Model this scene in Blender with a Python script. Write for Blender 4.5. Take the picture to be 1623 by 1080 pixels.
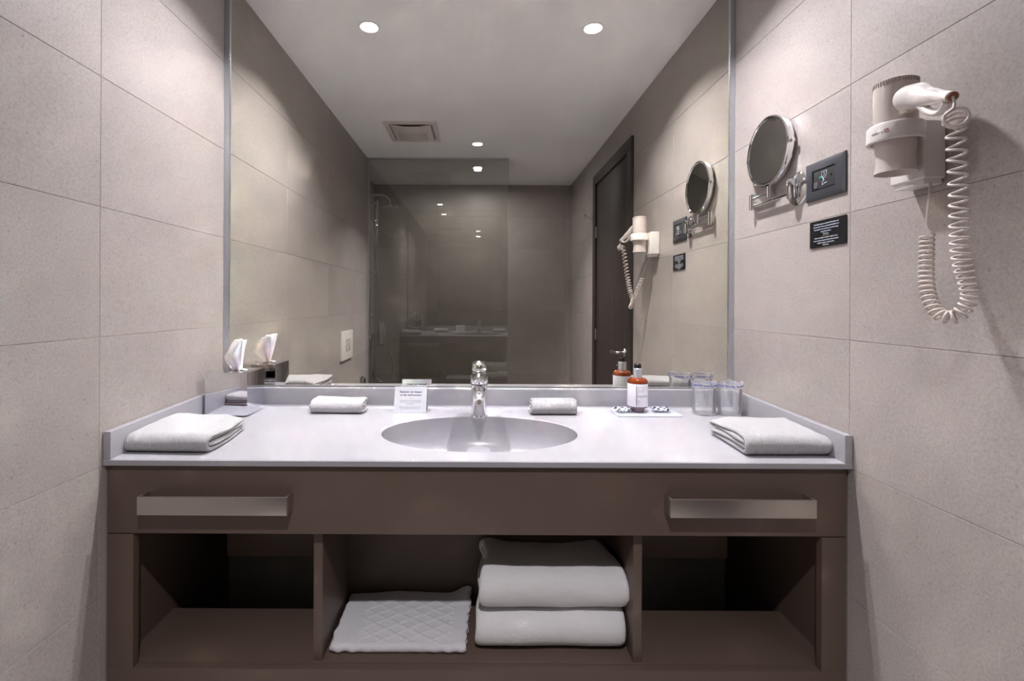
import bpy, bmesh, math, random
from mathutils import Vector, Matrix, noise
PI = math.pi
sc = bpy.context.scene
for o in list(bpy.data.objects): bpy.data.objects.remove(o)
# ------------------------------------------------------------------ camera, world, lights, exposure
EYE = 1.23                      # camera height above the floor; H(z) turns a height measured from the eye into a world height
def H(z): return z + EYE
cam = bpy.data.cameras.new('camera'); camo = bpy.data.objects.new('camera', cam); sc.collection.objects.link(camo)
camo.matrix_world = Matrix.Translation((0, 0, EYE)) @ Matrix.Rotation(PI/2, 4, 'X') @ Matrix.Rotation(0.0051, 4, 'Z')
cam.sensor_width = 36; cam.lens = 761.2/1623*36
cam.shift_x = (811.5-759.2)/1623; cam.shift_y = -(540-479.2)/1623
cam.clip_start = .02
sc.camera = camo
w = bpy.data.worlds.new('world'); sc.world = w; w.use_nodes = True
w.node_tree.nodes['Background'].inputs[0].default_value = (.5, .5, .55, 1)
w.node_tree.nodes['Background'].inputs[1].default_value = .05
sc.view_settings.view_transform = 'Standard'; sc.view_settings.look = 'None'
sc.view_settings.gamma = 1; sc.view_settings.use_curve_mapping = False
sc.view_settings.exposure = 0.32
LAMP_POWER = {'vanity': 9.8, 'room': 15.0, 'shower': 6.0}
LAMP_SPREAD = {'vanity': 124, 'room': 112, 'shower': 175}
LAMP_COL = (1.0, .985, 1.03)
cy = sc.cycles
cy.max_bounces = 14; cy.diffuse_bounces = 6; cy.glossy_bounces = 8; cy.transmission_bounces = 10; cy.transparent_max_bounces = 16
cy.sample_clamp_indirect = 0.0
cy.caustics_reflective = True; cy.blur_glossy = 0.0
cy.use_denoising = True
try:
    cy.denoiser = 'OPENIMAGEDENOISE'; cy.denoising_input_passes = 'RGB_ALBEDO_NORMAL'; cy.denoising_prefilter = 'ACCURATE'
except Exception: pass

# ------------------------------------------------------------------ constants of the room (metres)
XL, XR, YM, YB, YG = -.871, .869, 1.640, -1.29, -.44     # left wall, right wall, mirror plane, back wall, shower glass
ZC = H(1.1165)                                           # ceiling
XA = -1.0                                                # shower alcove's left wall
YF, ZT, SL = 1.1125, H(-.369), .030                      # counter front, top at the front, slight fall to the front
def top(y): return ZT + SL*(y-YF)

# ------------------------------------------------------------------ materials
def mat(name, col, rough=.5, metal=0., spec=.5, **k):
    m = bpy.data.materials.new(name); m.use_nodes = True
    b = m.node_tree.nodes['Principled BSDF']
    b.inputs['Base Color'].default_value = (*col, 1); b.inputs['Roughness'].default_value = rough
    b.inputs['Metallic'].default_value = metal; b.inputs['Specular IOR Level'].default_value = spec
    for a, v in k.items(): b.inputs[a.replace('_', ' ')].default_value = v
    return m
def nd(m, t, **k):
    n = m.node_tree.nodes.new(t)
    for a, v in k.items(): setattr(n, a, v)
    return n
def lk(m, a, b): m.node_tree.links.new(a, b)
def bsdf(m): return m.node_tree.nodes['Principled BSDF']
def noise_node(m, scale, detail=4, rough=.55, coord=None):
    n = nd(m, 'ShaderNodeTexNoise'); n.inputs['Scale'].default_value = scale; n.inputs['Detail'].default_value = detail
    n.inputs['Roughness'].default_value = rough
    if coord: lk(m, coord, n.inputs['Vector'])
    return n
def ramp(m, src, stops):
    r = nd(m, 'ShaderNodeValToRGB'); e = r.color_ramp.elements
    while len(e) < len(stops): e.new(.5)
    for i, (p, c) in enumerate(stops): e[i].position = p; e[i].color = (*c, 1)
    lk(m, src, r.inputs[0]); return r
def bump(m, src, strength, dist=.001):
    b = nd(m, 'ShaderNodeBump'); b.inputs['Strength'].default_value = strength; b.inputs['Distance'].default_value = dist
    lk(m, src, b.inputs['Height']); lk(m, b.outputs[0], bsdf(m).inputs['Normal']); return b

def tile_mat():
    m = mat('stone_tile', (.5, .45, .41), .42, spec=.45)
    tc = nd(m, 'ShaderNodeTexCoord'); oi = nd(m, 'ShaderNodeObjectInfo')
    mu = nd(m, 'ShaderNodeVectorMath', operation='MULTIPLY_ADD')
    cmb = nd(m, 'ShaderNodeCombineXYZ')
    for i in range(3): lk(m, oi.outputs['Random'], cmb.inputs[i])
    lk(m, cmb.outputs[0], mu.inputs[0]); mu.inputs[1].default_value = (37, 91, 53); lk(m, tc.outputs['Object'], mu.inputs[2])
    big = noise_node(m, 3.2, 5, .6, mu.outputs[0]); fine = noise_node(m, 190, 3, .7, mu.outputs[0]); spk = noise_node(m, 150, 2, .5, mu.outputs[0])
    c1 = ramp(m, big.outputs[0], [(.3, (.332, .297, .277)), (.7, (.385, .346, .324))])
    c2 = ramp(m, fine.outputs[0], [(.3, (.82, .815, .81)), (.62, (1.05, 1.05, 1.045))])
    c3 = ramp(m, spk.outputs[0], [(.27, (.72, .69, .66)), (.34, (1, 1, 1))])
    a = nd(m, 'ShaderNodeMix', data_type='RGBA', blend_type='MULTIPLY'); a.inputs[0].default_value = 1
    lk(m, c1.outputs[0], a.inputs[6]); lk(m, c2.outputs[0], a.inputs[7])
    b = nd(m, 'ShaderNodeMix', data_type='RGBA', blend_type='MULTIPLY'); b.inputs[0].default_value = 1
    lk(m, a.outputs[2], b.inputs[6]); lk(m, c3.outputs[0], b.inputs[7])
    hsv = nd(m, 'ShaderNodeHueSaturation'); mr = nd(m, 'ShaderNodeMapRange'); lk(m, oi.outputs['Random'], mr.inputs[0])
    mr.inputs[3].default_value = .965; mr.inputs[4].default_value = 1.035; lk(m, mr.outputs[0], hsv.inputs['Value'])
    lk(m, b.outputs[2], hsv.inputs['Color']); lk(m, hsv.outputs[0], bsdf(m).inputs['Base Color'])
    bump(m, fine.outputs[0], .12, .0006)
    rr = nd(m, 'ShaderNodeMapRange'); lk(m, big.outputs[0], rr.inputs[0]); rr.inputs[3].default_value = .36; rr.inputs[4].default_value = .5
    lk(m, rr.outputs[0], bsdf(m).inputs['Roughness'])
    return m
TILE = tile_mat()
GROUT = mat('grout', (.36, .33, .30), .9)
CEIL = mat('ceiling_paint', (.90, .905, .93), .8)
n_ = noise_node(CEIL, 60, 3); bump(CEIL, n_.outputs[0], .05, .0005)
FLOORM = mat('floor_stone', (.30, .27, .25), .4)
f_ = noise_node(FLOORM, 8, 6); lk(FLOORM, ramp(FLOORM, f_.outputs[0], [(.3, (.31, .28, .26)), (.7, (.37, .34, .315))]).outputs[0], bsdf(FLOORM).inputs['Base Color'])
CNT = mat('solid_surface', (.335, .324, .348), .22, spec=.45)
n_ = noise_node(CNT, 500, 2); bump(CNT, n_.outputs[0], .02, .0002)
def wood(name, c0, c1, rough, axis='Z', scale=55):
    m = mat(name, c0, rough)
    tc = nd(m, 'ShaderNodeTexCoord'); mp = nd(m, 'ShaderNodeMapping'); lk(m, tc.outputs['Object'], mp.inputs[0])
    s = {'X': (1.2, scale, scale), 'Z': (scale, scale, 1.2)}[axis]; mp.inputs['Scale'].default_value = s
    n = noise_node(m, 1, 5, .6, mp.outputs[0])
    lk(m, ramp(m, n.outputs[0], [(.3, c0), (.7, c1)]).outputs[0], bsdf(m).inputs['Base Color'])
    bump(m, n.outputs[0], .12, .0004); return m
CAB = mat('taupe_lacquer', (.125, .096, .085), .45)
n_ = noise_node(CAB, 240, 3); lk(CAB, ramp(CAB, n_.outputs[0], [(.3, (.102, .069, .053)), (.7, (.115, .079, .062))]).outputs[0], bsdf(CAB).inputs['Base Color']); bump(CAB, n_.outputs[0], .08, .0003)
DOORW = wood('dark_oak', (.030, .021, .020), (.062, .046, .042), .45)
FRAMEW = wood('dark_oak_casing', (.028, .021, .020), (.045, .034, .031), .42)
CHROME = mat('chrome', (.86, .86, .88), .05, 1.0)
STEEL = mat('brushed_steel', (.58, .54, .50), .30, 1.0)
tc = nd(STEEL, 'ShaderNodeTexCoord'); mp = nd(STEEL, 'ShaderNodeMapping'); mp.inputs['Scale'].default_value = (2, 300, 300)
lk(STEEL, tc.outputs['Object'], mp.inputs[0]); n_ = noise_node(STEEL, 1, 3, .5, mp.outputs[0]); bump(STEEL, n_.outputs[0], .12, .0003)
MIRROR = mat('silvered_glass', (.87, .855, .79), .0, 1.0)
BOXCHROME = mat('mirror_plate', (.80, .80, .86), .015, 1.0)
TRIM = mat('aluminium_trim', (.50, .52, .545), .32, .75)
WPLAST = mat('white_plastic', (.72, .675, .64), .25)
WPLAST2 = mat('ivory_plastic', (.60, .53, .49), .25)
CORDM = mat('cord_rubber', (.62, .54, .50), .38)
GREYP = mat('anthracite_plastic', (.045, .047, .056), .38)
DGREY = mat('dark_module', (.05, .05, .052), .3)
BLACKP = mat('black_acrylic', (.012, .012, .013), .2)
BLACKC = mat('black_cap', (.012, .010, .010), .2)
VOID = mat('dark_gap', (.02, .018, .016), .8)
PAPER = mat('card_paper', (.56, .56, .60), .6)
INK = mat('dark_blue_ink', (.03, .03, .09), .7)
INKG = mat('grey_ink', (.16, .16, .19), .7)
INKB = mat('blue_ink', (.12, .17, .55), .6)
GOLD = mat('gold_ink', (.55, .38, .15), .5)
WINK = mat('white_ink', (.75, .78, .9), .5)
REDINK = mat('red_ink', (.6, .05, .03), .5)
LABELM = mat('bottle_label', (.76, .75, .80), .45)
SILVERP = mat('silver_collar', (.75, .76, .8), .25, .6)
AMBER = mat('amber_bottle', (.33, .06, .012), .12, spec=.6, Transmission_Weight=.35, IOR=1.45)
PURPLE = mat('smoky_base', (.17, .12, .15), .15)
TISSUE = mat('tissue_paper', (.90, .88, .90), .85, Subsurface_Weight=.15)
n_ = noise_node(TISSUE, 90, 3); bump(TISSUE, n_.outputs[0], .35, .001)
GREEN = mat('green_pilot', (.02, .30, .25), .3)
def terry(name, col, ribs=0):
    m = mat(name, col, .95, spec=.15, Sheen_Weight=.35)
    tc = nd(m, 'ShaderNodeTexCoord')
    a = noise_node(m, 420, 3, .7, tc.outputs['Object']); b = noise_node(m, 60, 2, .5, tc.outputs['Object'])
    s = nd(m, 'ShaderNodeMath', operation='MULTIPLY_ADD'); lk(m, b.outputs[0], s.inputs[0]); s.inputs[1].default_value = .6; lk(m, a.outputs[0], s.inputs[2])
    src = s.outputs[0]
    if ribs:
        wv = nd(m, 'ShaderNodeTexWave'); wv.inputs['Scale'].default_value = ribs; wv.inputs['Distortion'].default_value = 1.2
        lk(m, tc.outputs['Object'], wv.inputs[0])
        s2 = nd(m, 'ShaderNodeMath', operation='MULTIPLY_ADD'); lk(m, wv.outputs[1], s2.inputs[0]); s2.inputs[1].default_value = .45; lk(m, src, s2.inputs[2]); src = s2.outputs[0]
    bump(m, src, 1.0, .0035); return m
TERRY = terry('terry_cloth', (.60, .585, .60)); TERRYB = terry('thick_terry_brightened', (.86, .835, .84)); TERRYR = terry('ribbed_terry_cloth', (.47, .455, .465), 55)  # terry colour lightened for the dim shelf towels, darkened for towels under the lamps
MATCL = terry('bath_mat_cloth', (.80, .78, .81))
def clear(name, col, ior=1.5, diff=0., rough=.0, dcol=(.85, .87, .92)):
    m = bpy.data.materials.new(name); m.use_nodes = True; t = m.node_tree; t.nodes.clear()
    out = t.nodes.new('ShaderNodeOutputMaterial'); tr = t.nodes.new('ShaderNodeBsdfTransparent'); gl = t.nodes.new('ShaderNodeBsdfGlossy')
    fr = t.nodes.new('ShaderNodeFresnel'); mx = t.nodes.new('ShaderNodeMixShader')
    tr.inputs[0].default_value = (*col, 1); gl.inputs['Roughness'].default_value = rough; fr.inputs[0].default_value = ior
    t.links.new(fr.outputs[0], mx.inputs[0]); t.links.new(tr.outputs[0], mx.inputs[1]); t.links.new(gl.outputs[0], mx.inputs[2])
    last = mx
    if diff:
        d = t.nodes.new('ShaderNodeBsdfPrincipled'); d.inputs['Base Color'].default_value = (*dcol, 1); d.inputs['Roughness'].default_value = .2
        m2 = t.nodes.new('ShaderNodeMixShader'); m2.inputs[0].default_value = diff
        t.links.new(mx.outputs[0], m2.inputs[1]); t.links.new(d.outputs[0], m2.inputs[2]); last = m2
    t.links.new(last.outputs[0], out.inputs[0]); return m
GLASS = clear('shower_glass', (.92, .92, .90), 1.85)
TUMBLER = clear('tumbler_glass', (.99, .99, .995), 1.2, .05, dcol=(.9, .9, .93))
FILM = clear('clear_film', (.985, .985, .995), 1.12, .24, .15, (.95, .95, .97))
ACRYL = clear('frosted_acrylic', (.85, .86, .9), 1.45, .45, .1)
EDGEG = mat('glass_edge_seal', (.16, .17, .15), .5)
def emit(name, col, s):
    m = bpy.data.materials.new(name); m.use_nodes = True; t = m.node_tree; t.nodes.clear()
    e = t.nodes.new('ShaderNodeEmission'); o = t.nodes.new('ShaderNodeOutputMaterial'); e.inputs[0].default_value = (*col, 1); e.inputs[1].default_value = s
    t.links.new(e.outputs[0], o.inputs[0]); return m
def foil_mat():
    m = mat('printed_foil', (.8, .8, .85), .25, .5)
    tc = nd(m, 'ShaderNodeTexCoord'); v = nd(m, 'ShaderNodeTexVoronoi'); v.inputs['Scale'].default_value = 110; lk(m, tc.outputs['Object'], v.inputs['Vector'])
    lk(m, ramp(m, v.outputs['Distance'], [(.42, (.02, .02, .04)), (.48, (.75, .77, .86))]).outputs[0], bsdf(m).inputs['Base Color']); return m
FOIL = foil_mat()

# ------------------------------------------------------------------ builders
ORG = {}
def finish(name, bm, m, parent=None, sharp=35, recalc=True):
    if recalc: bmesh.ops.recalc_face_normals(bm, faces=bm.faces[:])
    me = bpy.data.meshes.new(name); o = bpy.data.objects.new(name, me)
    org = ORG.get(parent.name, Vector((0, 0, 0))) if parent else Vector((0, 0, 0))
    if org.length: bmesh.ops.translate(bm, vec=-org, verts=bm.verts)
    bm.to_mesh(me); bm.free(); me.materials.append(m)
    for p in me.polygons: p.use_smooth = True
    try: me.set_sharp_from_angle(angle=math.radians(sharp))
    except Exception: pass
    sc.collection.objects.link(o)
    if parent: o.parent = parent
    ORG[o.name] = org
    return o
def part(name, bm, m, parent, sharp=35, label=None, recalc=True):
    o = finish(name, bm, m, parent, sharp, recalc)
    if label: o['label'] = label
    return o
def thing(name, label, cat, loc, group=None):
    o = bpy.data.objects.new(name, None); sc.collection.objects.link(o); o.location = loc; o.empty_display_size = .05
    o['label'] = label; o['category'] = cat
    if group: o['group'] = group
    ORG[o.name] = Vector(loc); return o
def tag(o, label, cat, group=None):
    o['label'] = label; o['category'] = cat
    if group: o['group'] = group
    return o
def struct(o): o['kind'] = 'structure'; return o
def recentre(o, loc):
    """move a one-mesh thing's origin to loc"""
    v = Vector(loc); o.data.transform(Matrix.Translation(-v)); o.location = v; ORG[o.name] = v; return o
def box(x0, x1, y0, y1, z0, z1, bev=0., seg=2, bm=None, prof=.7):
    own = bm is None
    b = bmesh.new()
    bmesh.ops.create_cube(b, size=1)
    for v in b.verts:
        v.co = Vector(((x0+x1)/2 + v.co.x*(x1-x0), (y0+y1)/2 + v.co.y*(y1-y0), (z0+z1)/2 + v.co.z*(z1-z0)))
    if bev: bmesh.ops.bevel(b, geom=b.edges[:], offset=bev, segments=seg, profile=prof, affect='EDGES')
    if own: return b
    join(bm, b); return bm
def join(dst, src, mtx=None):
    if mtx: bmesh.ops.transform(src, matrix=mtx, verts=src.verts)
    vm = {}
    for v in src.verts: vm[v] = dst.verts.new(v.co)
    for f in src.faces:
        try: dst.faces.new([vm[v] for v in f.verts])
        except ValueError: pass
    src.free(); return dst
def frame_to(axis):
    """matrix turning +Z into axis"""
    return Vector((0, 0, 1)).rotation_difference(Vector(axis).normalized()).to_matrix().to_4x4()
def lathe(prof, loc=(0, 0, 0), axis=(0, 0, 1), n=40, sx=1., sy=1., caps=True):
    bm = bmesh.new(); rings = []
    for r, z in prof:
        rings.append([bm.verts.new((r*math.cos(2*PI*i/n)*sx, r*math.sin(2*PI*i/n)*sy, z)) for i in range(n)])
    for a, b in zip(rings, rings[1:]):
        for i in range(n): bm.faces.new((a[i], a[(i+1) % n], b[(i+1) % n], b[i]))
    if caps:
        bm.faces.new(rings[0][::-1]); bm.faces.new(rings[-1])
    bmesh.ops.transform(bm, matrix=Matrix.Translation(loc) @ frame_to(axis), verts=bm.verts)
    return bm
def crom(pts, k):
    P = [Vector(p) for p in pts]; P = [2*P[0]-P[1]] + P + [2*P[-1]-P[-2]]; out = []
    for i in range(1, len(P)-2):
        for j in range(k):
            t = j/k; a, b, c, d = P[i-1], P[i], P[i+1], P[i+2]
            out.append(.5*((2*b)+(c-a)*t+(2*a-5*b+4*c-d)*t*t+(3*b-a-3*c+d)*t**3))
    out.append(P[-2]); return out
def sweep(pts, rad, n=10, up=(0, 0, 1), caps=True, close=False, sup=1.0):
    """tube along pts; rad = number, list of numbers or list of (side, up) pairs; up fixes the section's orientation when pairs are used"""
    P = [Vector(p) for p in pts]; bm = bmesh.new(); rings = []; N = len(P)
    if not isinstance(rad, (list, tuple)): rad = [rad]*N
    prev = None
    for i in range(N):
        if close: t = (P[(i+1) % N]-P[i-1]).normalized()
        else: t = (P[min(i+1, N-1)]-P[max(i-1, 0)]).normalized()
        if isinstance(rad[i], (tuple, list)):
            s = t.cross(Vector(up)).normalized(); u = s.cross(t).normalized(); ra, rb = rad[i]
        else:
            if prev is None: s = t.cross(Vector(up)); s = (s if s.length > 1e-3 else t.cross(Vector((1, 0, 0)))).normalized()
            else: s = (prev - t*prev.dot(t)).normalized()
            u = s.cross(t); ra = rb = rad[i]; prev = s
        ring = []
        for k in range(n):
            a = 2*PI*k/n; c_, s_ = math.cos(a), math.sin(a)
            c_ = math.copysign(abs(c_)**sup, c_); s_ = math.copysign(abs(s_)**sup, s_)
            ring.append(bm.verts.new(P[i] + s*ra*c_ + u*rb*s_))
        rings.append(ring)
    pairs = list(zip(rings, rings[1:])) + ([(rings[-1], rings[0])] if close else [])
    for a, b in pairs:
        for k in range(n): bm.faces.new((a[k], a[(k+1) % n], b[(k+1) % n], b[k]))
    if caps and not close: bm.faces.new(rings[0][::-1]); bm.faces.new(rings[-1])
    return bm
def interp(keys, n):
    out = []
    for i in range(n):
        t = i/(n-1)*(len(keys)-1); k = min(int(t), len(keys)-2); f = t-k; f = f*f*(3-2*f)
        a, b = keys[k], keys[k+1]
        out.append(tuple(x+(y-x)*f for x, y in zip(a, b)) if isinstance(a, tuple) else a+(b-a)*f)
    return out
def text_bm(txt, size, mtx, align='CENTER', depth=.0002, wrap=None, bold=0.):
    cu = bpy.data.curves.new('t', 'FONT'); cu.body = txt; cu.size = size; cu.align_x = align; cu.align_y = 'CENTER'; cu.resolution_u = 2; cu.extrude = depth; cu.offset = size*bold
    o = bpy.data.objects.new('t', cu); sc.collection.objects.link(o)
    me = bpy.data.meshes.new_from_object(o); bm = bmesh.new(); bm.from_mesh(me)
    bpy.data.objects.remove(o); bpy.data.curves.remove(cu); bpy.data.meshes.remove(me)
    if wrap:
        for v in bm.verts: v.co = wrap(v.co)
    bmesh.ops.transform(bm, matrix=mtx, verts=bm.verts); return bm
def basis(origin, xa, ya):
    xa = Vector(xa).normalized(); ya = Vector(ya).normalized(); za = xa.cross(ya)
    m = Matrix((xa, ya, za)).transposed().to_4x4(); m.translation = Vector(origin); return m

# ------------------------------------------------------------------ structure: tiled walls, ceiling, floor
TM = {}
def tile_mesh(wd, ht, plane):
    key = (round(wd, 4), round(ht, 4), plane)
    if key in TM: return TM[key]
    t = .008; g = .00045
    bm = bmesh.new(); a, b = wd/2-g, ht/2-g; e = .0005
    lo = [bm.verts.new(p) for p in ((-a, -b, 0), (a, -b, 0), (a, b, 0), (-a, b, 0))]
    mi = [bm.verts.new(p) for p in ((-a, -b, t-e), (a, -b, t-e), (a, b, t-e), (-a, b, t-e))]
    hi = [bm.verts.new(p) for p in ((-a+e, -b+e, t), (a-e, -b+e, t), (a-e, b-e, t), (-a+e, b-e, t))]
    for r, s in ((lo, mi), (mi, hi)):
        for i in range(4): bm.faces.new((r[i], r[(i+1) % 4], s[(i+1) % 4], s[i]))
    bm.faces.new(hi)
    rot = {'+X': basis((0, 0, 0), (0, 1, 0), (0, 0, 1)), '-X': basis((0, 0, 0), (0, -1, 0), (0, 0, 1)), '+Y': basis((0, 0, 0), (-1, 0, 0), (0, 0, 1)), '+Z': Matrix.Identity(4)}[plane]
    bmesh.ops.transform(bm, matrix=rot, verts=bm.verts)
    me = bpy.data.meshes.new('tile'); bm.to_mesh(me); bm.free(); me.materials.append(TILE); TM[key] = me; return me
ZJ = [0] + [H(.515)+.3*k for k in range(-5, 2)] + [ZC]
def cuts(a, b, ref, step):
    k = math.floor((a-ref)/step)+1; out = [a]
    while ref+k*step < b-.004:
        if ref+k*step > a+.004: out.append(ref+k*step)
        k += 1
    return out+[b]
def tile_wall(name, plane, pos, a, b, ref, slab, skip=lambda u0, u1, z0, z1: False):
    wall = struct(finish(name, box(*slab), GROUT))
    us = cuts(a, b, ref, .6)
    for u0, u1 in zip(us, us[1:]):
        for z0, z1 in zip(ZJ, ZJ[1:]):
            if z1-z0 < .02 or skip(u0, u1, z0, z1): continue
            o = bpy.data.objects.new('tile', tile_mesh(u1-u0, z1-z0, plane)); sc.collection.objects.link(o); o.parent = wall
            c, z = (u0+u1)/2, (z0+z1)/2
            o.location = {'+X': (pos-.008, c, z), '-X': (pos+.008, c, z), '+Y': (c, pos-.008, z)}[plane]
    return wall
behind_cab = lambda u0, u1, z0, z1: False
tile_wall('wall_left', '+X', XL, YG, YM+.02, 1.1036, (XL-.12, XL-.0024, YG, YM+.06, 0, ZC))
tile_wall('wall_right', '-X', XR, YB, YM+.02, 1.1254, (XR+.0024, XR+.12, YB-.1, YM+.06, 0, ZC),
          lambda u0, u1, z0, z1: u0 > -.3 and u1 < .53 and z1 < H(.86))
tile_wall('wall_back', '+Y', YB, XA, XR, -.385, (XA-.1, XR+.12, YB-.1, YB-.0024, 0, ZC))
tile_wall('wall_shower', '+X', XA, YB, YG-.02, -.69, (XA-.1, XA-.0024, YB-.1, YG-.02, 0, ZC))
rw = struct(finish('wall_shower_return', box(XA-.1, XL-.13, YG-.02, YG+.06, 0, ZC), GROUT))
struct(finish('wall_front', box(XL-.12, XR+.12, YM+.006, YM+.10, 0, ZC), GROUT))
struct(finish('ceiling', box(XA-.12, XR+.14, YB-.12, YM+.12, ZC, ZC+.1), CEIL))
struct(finish('floor', box(XA-.12, XR+.14, YB-.12, YM+.12, -.1, 0), FLOORM))

# door on the right wall (seen in the mirror)
door = bpy.data.objects.new('door_1', None); sc.collection.objects.link(door); door['kind'] = 'structure'
door.location = (XR, .1, 0); ORG[door.name] = Vector((XR, .1, 0))
y0, y1, z1, cw = -.339, .574, H(.945), .075
for a in ((y0, y0+cw, 0, z1), (y1-cw, y1, 0, z1)):
    part('door_jamb', box(XR-.016, XR+.006, a[0], a[1], a[2], a[3]-cw, .0015), FRAMEW, door)
part('door_head', box(XR-.016, XR+.006, y0, y1, z1-cw, z1, .0015), FRAMEW, door)
leaf = part('door_leaf', box(XR-.003, XR+.005, y0+cw+.003, y1-cw-.003, .006, z1-cw-.003, .001), DOORW, door)
part('door_seal', box(XR-.006, XR+.004, y0+cw-.001, y0+cw+.003, 0, z1-cw), VOID, door)
def rose(z, nm):
    r = part('rose', lathe([(.0, -.001), (.024, 0), (.025, .006), (.023, .009), (0, .009)], (XR-.003, .438, z), (-1, 0, 0), 28, caps=False), STEEL, leaf)
    return r
rose(H(-.295), 0); rose(H(-.375), 0)
lv = crom([(XR-.008, .438, H(-.295)), (XR-.045, .438, H(-.295)), (XR-.055, .42, H(-.296)), (XR-.055, .36, H(-.299)), (XR-.052, .30, H(-.305))], 6)
part('lever_handle', sweep(lv, interp([(.009, .009), (.009, .009), (.007, .008), (.006, .010), (.005, .013)], len(lv)), 12), STEEL, door)
part('thumb_turn', sweep(crom([(XR-.008, .438, H(-.375)), (XR-.03, .438, H(-.375)), (XR-.036, .425, H(-.375)), (XR-.038, .38, H(-.376))], 5), .0055, 10), STEEL, door)
for z in (H(.52), H(-.23)):
    part('hinge', lathe([(.006, -.04), (.006, .04)], (XR-.007, y0+cw+.002, z), (0, 0, 1), 12), STEEL, door)

# ------------------------------------------------------------------ ceiling lamps, vent
def lamp_light(loc, power, r, spread):
    ld = bpy.data.lights.new('lamp_light', 'AREA'); ld.shape = 'DISK'; ld.size = 2*r; ld.energy = power; ld.color = LAMP_COL; ld.spread = math.radians(spread)
    lo = bpy.data.objects.new('lamp_light', ld); sc.collection.objects.link(lo); return lo
LENS = emit('lamp_lens', (1, .98, .99), 35)
for (x, y, lab, pw) in ((-.451, 1.332, 'round recessed ceiling spotlight over the vanity on the tissue box side', 'vanity'),
                        (.457, 1.331, 'round recessed ceiling spotlight over the vanity on the hair dryer side', 'vanity'),
                        (-.016, -.105, 'recessed ceiling spotlight in mid room, beside the vent, seen in the mirror', 'room'),
                        (-.017, -.707, 'recessed ceiling spotlight inside the shower, seen through the glass panel', 'shower')):
    t = thing('ceiling_spotlight', lab, 'ceiling light', (x, y, ZC), 'recessed ceiling spotlights')
    part('trim_ring', lathe([(.043, .0005), (.0435, -.003), (.041, -.005), (.036, -.0045), (.032, -.001), (.0315, .0005)], (x, y, ZC), n=48, caps=False), CEIL, t)
    part('lamp_lens', lathe([(.0, -.0012), (.031, -.0012)], (x, y, ZC), n=40, caps=False), LENS, t, recalc=False)
    lo = lamp_light(0, LAMP_POWER[pw], .03, LAMP_SPREAD[pw]); lo.parent = t; lo.location = (0, 0, -.0025)
v = thing('ceiling_vent', 'square white extractor vent with a bowed cover on the ceiling', 'vent', (-.435, .142, ZC))
vx0, vx1, vy0, vy1 = -.60, -.27, -.03, .315
fb = bmesh.new()
for a in ((vx0, vx1, vy0, vy0+.028), (vx0, vx1, vy1-.028, vy1), (vx0, vx0+.028, vy0+.028, vy1-.028), (vx1-.028, vx1, vy0+.028, vy1-.028)):
    box(a[0], a[1], a[2], a[3], ZC-.012, ZC-.0005, .003, 2, fb)
part('vent_frame', fb, WPLAST, v)
part('vent_opening', box(vx0+.028, vx1-.028, vy0+.028, vy1-.028, ZC-.004, ZC-.001), mat('vent_grey', (.35, .33, .32), .7), v)
cb = bmesh.new(); N = 14; g0, g1 = [], []
for k in range(N+1):
    for l in range(2):
        x = vx0+.04+(vx1-vx0-.08)*k/N; s = 1-(2*k/N-1)**2
        yy = (vy0+.036, vy1-.036)[l]
        (g0 if l == 0 else g1).append((cb.verts.new((x, yy, ZC-.012-.016*s)), cb.verts.new((x, yy, ZC-.006-.016*s))))
for k in range(N):
    a, b, c, d = g0[k], g0[k+1], g1[k+1], g1[k]
    cb.faces.new((a[0], b[0], c[0], d[0])); cb.faces.new((a[1], d[1], c[1], b[1])); cb.faces.new((a[0], a[1], b[1], b[0])); cb.faces.new((d[0], c[0], c[1], d[1]))
cb.faces.new((g0[0][0], g1[0][0], g1[0][1], g0[0][1])); cb.faces.new((g0[-1][0], g0[-1][1], g1[-1][1], g1[-1][0]))
cv = part('vent_cover', cb, WPLAST, v)
for k in range(5):
    part('grille_slot', box(-.53, -.34, .05+.03*k, .054+.03*k, ZC-.0295, ZC-.0265), mat('slot_grey', (.5, .48, .46), .6) if k == 0 else bpy.data.materials['slot_grey'], cv)

# ------------------------------------------------------------------ wall mirror over the counter
zb = H(-.2885)
wm = thing('wall_mirror', 'huge frameless wall mirror filling the wall above the counter', 'mirror', (0, YM, zb))
part('mirror_glass', box(XL+.001, XR-.001, YM, YM+.006, zb, ZC-.001), MIRROR, wm)
for x0, x1 in ((XL+.0005, XL+.0185), (XR-.0185, XR-.0005)):
    part('edge_trim', box(x0, x1, YM-.006, YM, zb, ZC-.001, .001), TRIM, wm)

# ------------------------------------------------------------------ shower glass and fittings (seen in the mirror)
sg = thing('shower_screen', 'tall fixed clear glass shower screen reaching the ceiling', 'shower screen', (-.3, YG, 0))
part('glass_panel', box(XL+.014, .222, YG-.004, YG+.004, .02, ZC-.012), GLASS, sg)
part('wall_profile', box(XL+.001, XL+.020, YG-.012, YG+.012, .0, ZC-.001, .001), TRIM, sg)
part('top_channel', box(XL+.020, .222, YG-.008, YG+.008, ZC-.014, ZC-.001, .001), TRIM, sg)
part('edge_seal', box(.222, .2232, YG-.004, YG+.004, .02, ZC-.014), EDGEG, sg)
sh = thing('shower_set', 'chrome shower rail with rain head, handset and long hose behind the glass', 'shower', (XA, -1.0, H(-.3)))
YS = -1.0; XRs = -.913
rail = part('riser_rail', sweep([(XRs, YS, H(.24)), (XRs, YS, H(.90))], .010, 14), CHROME, sh)
for z in (.879, .262): part('rail_bracket', sweep([(XA-.001, YS, H(z)), (XRs, YS, H(z))], .009, 12), CHROME, sh)
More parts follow.
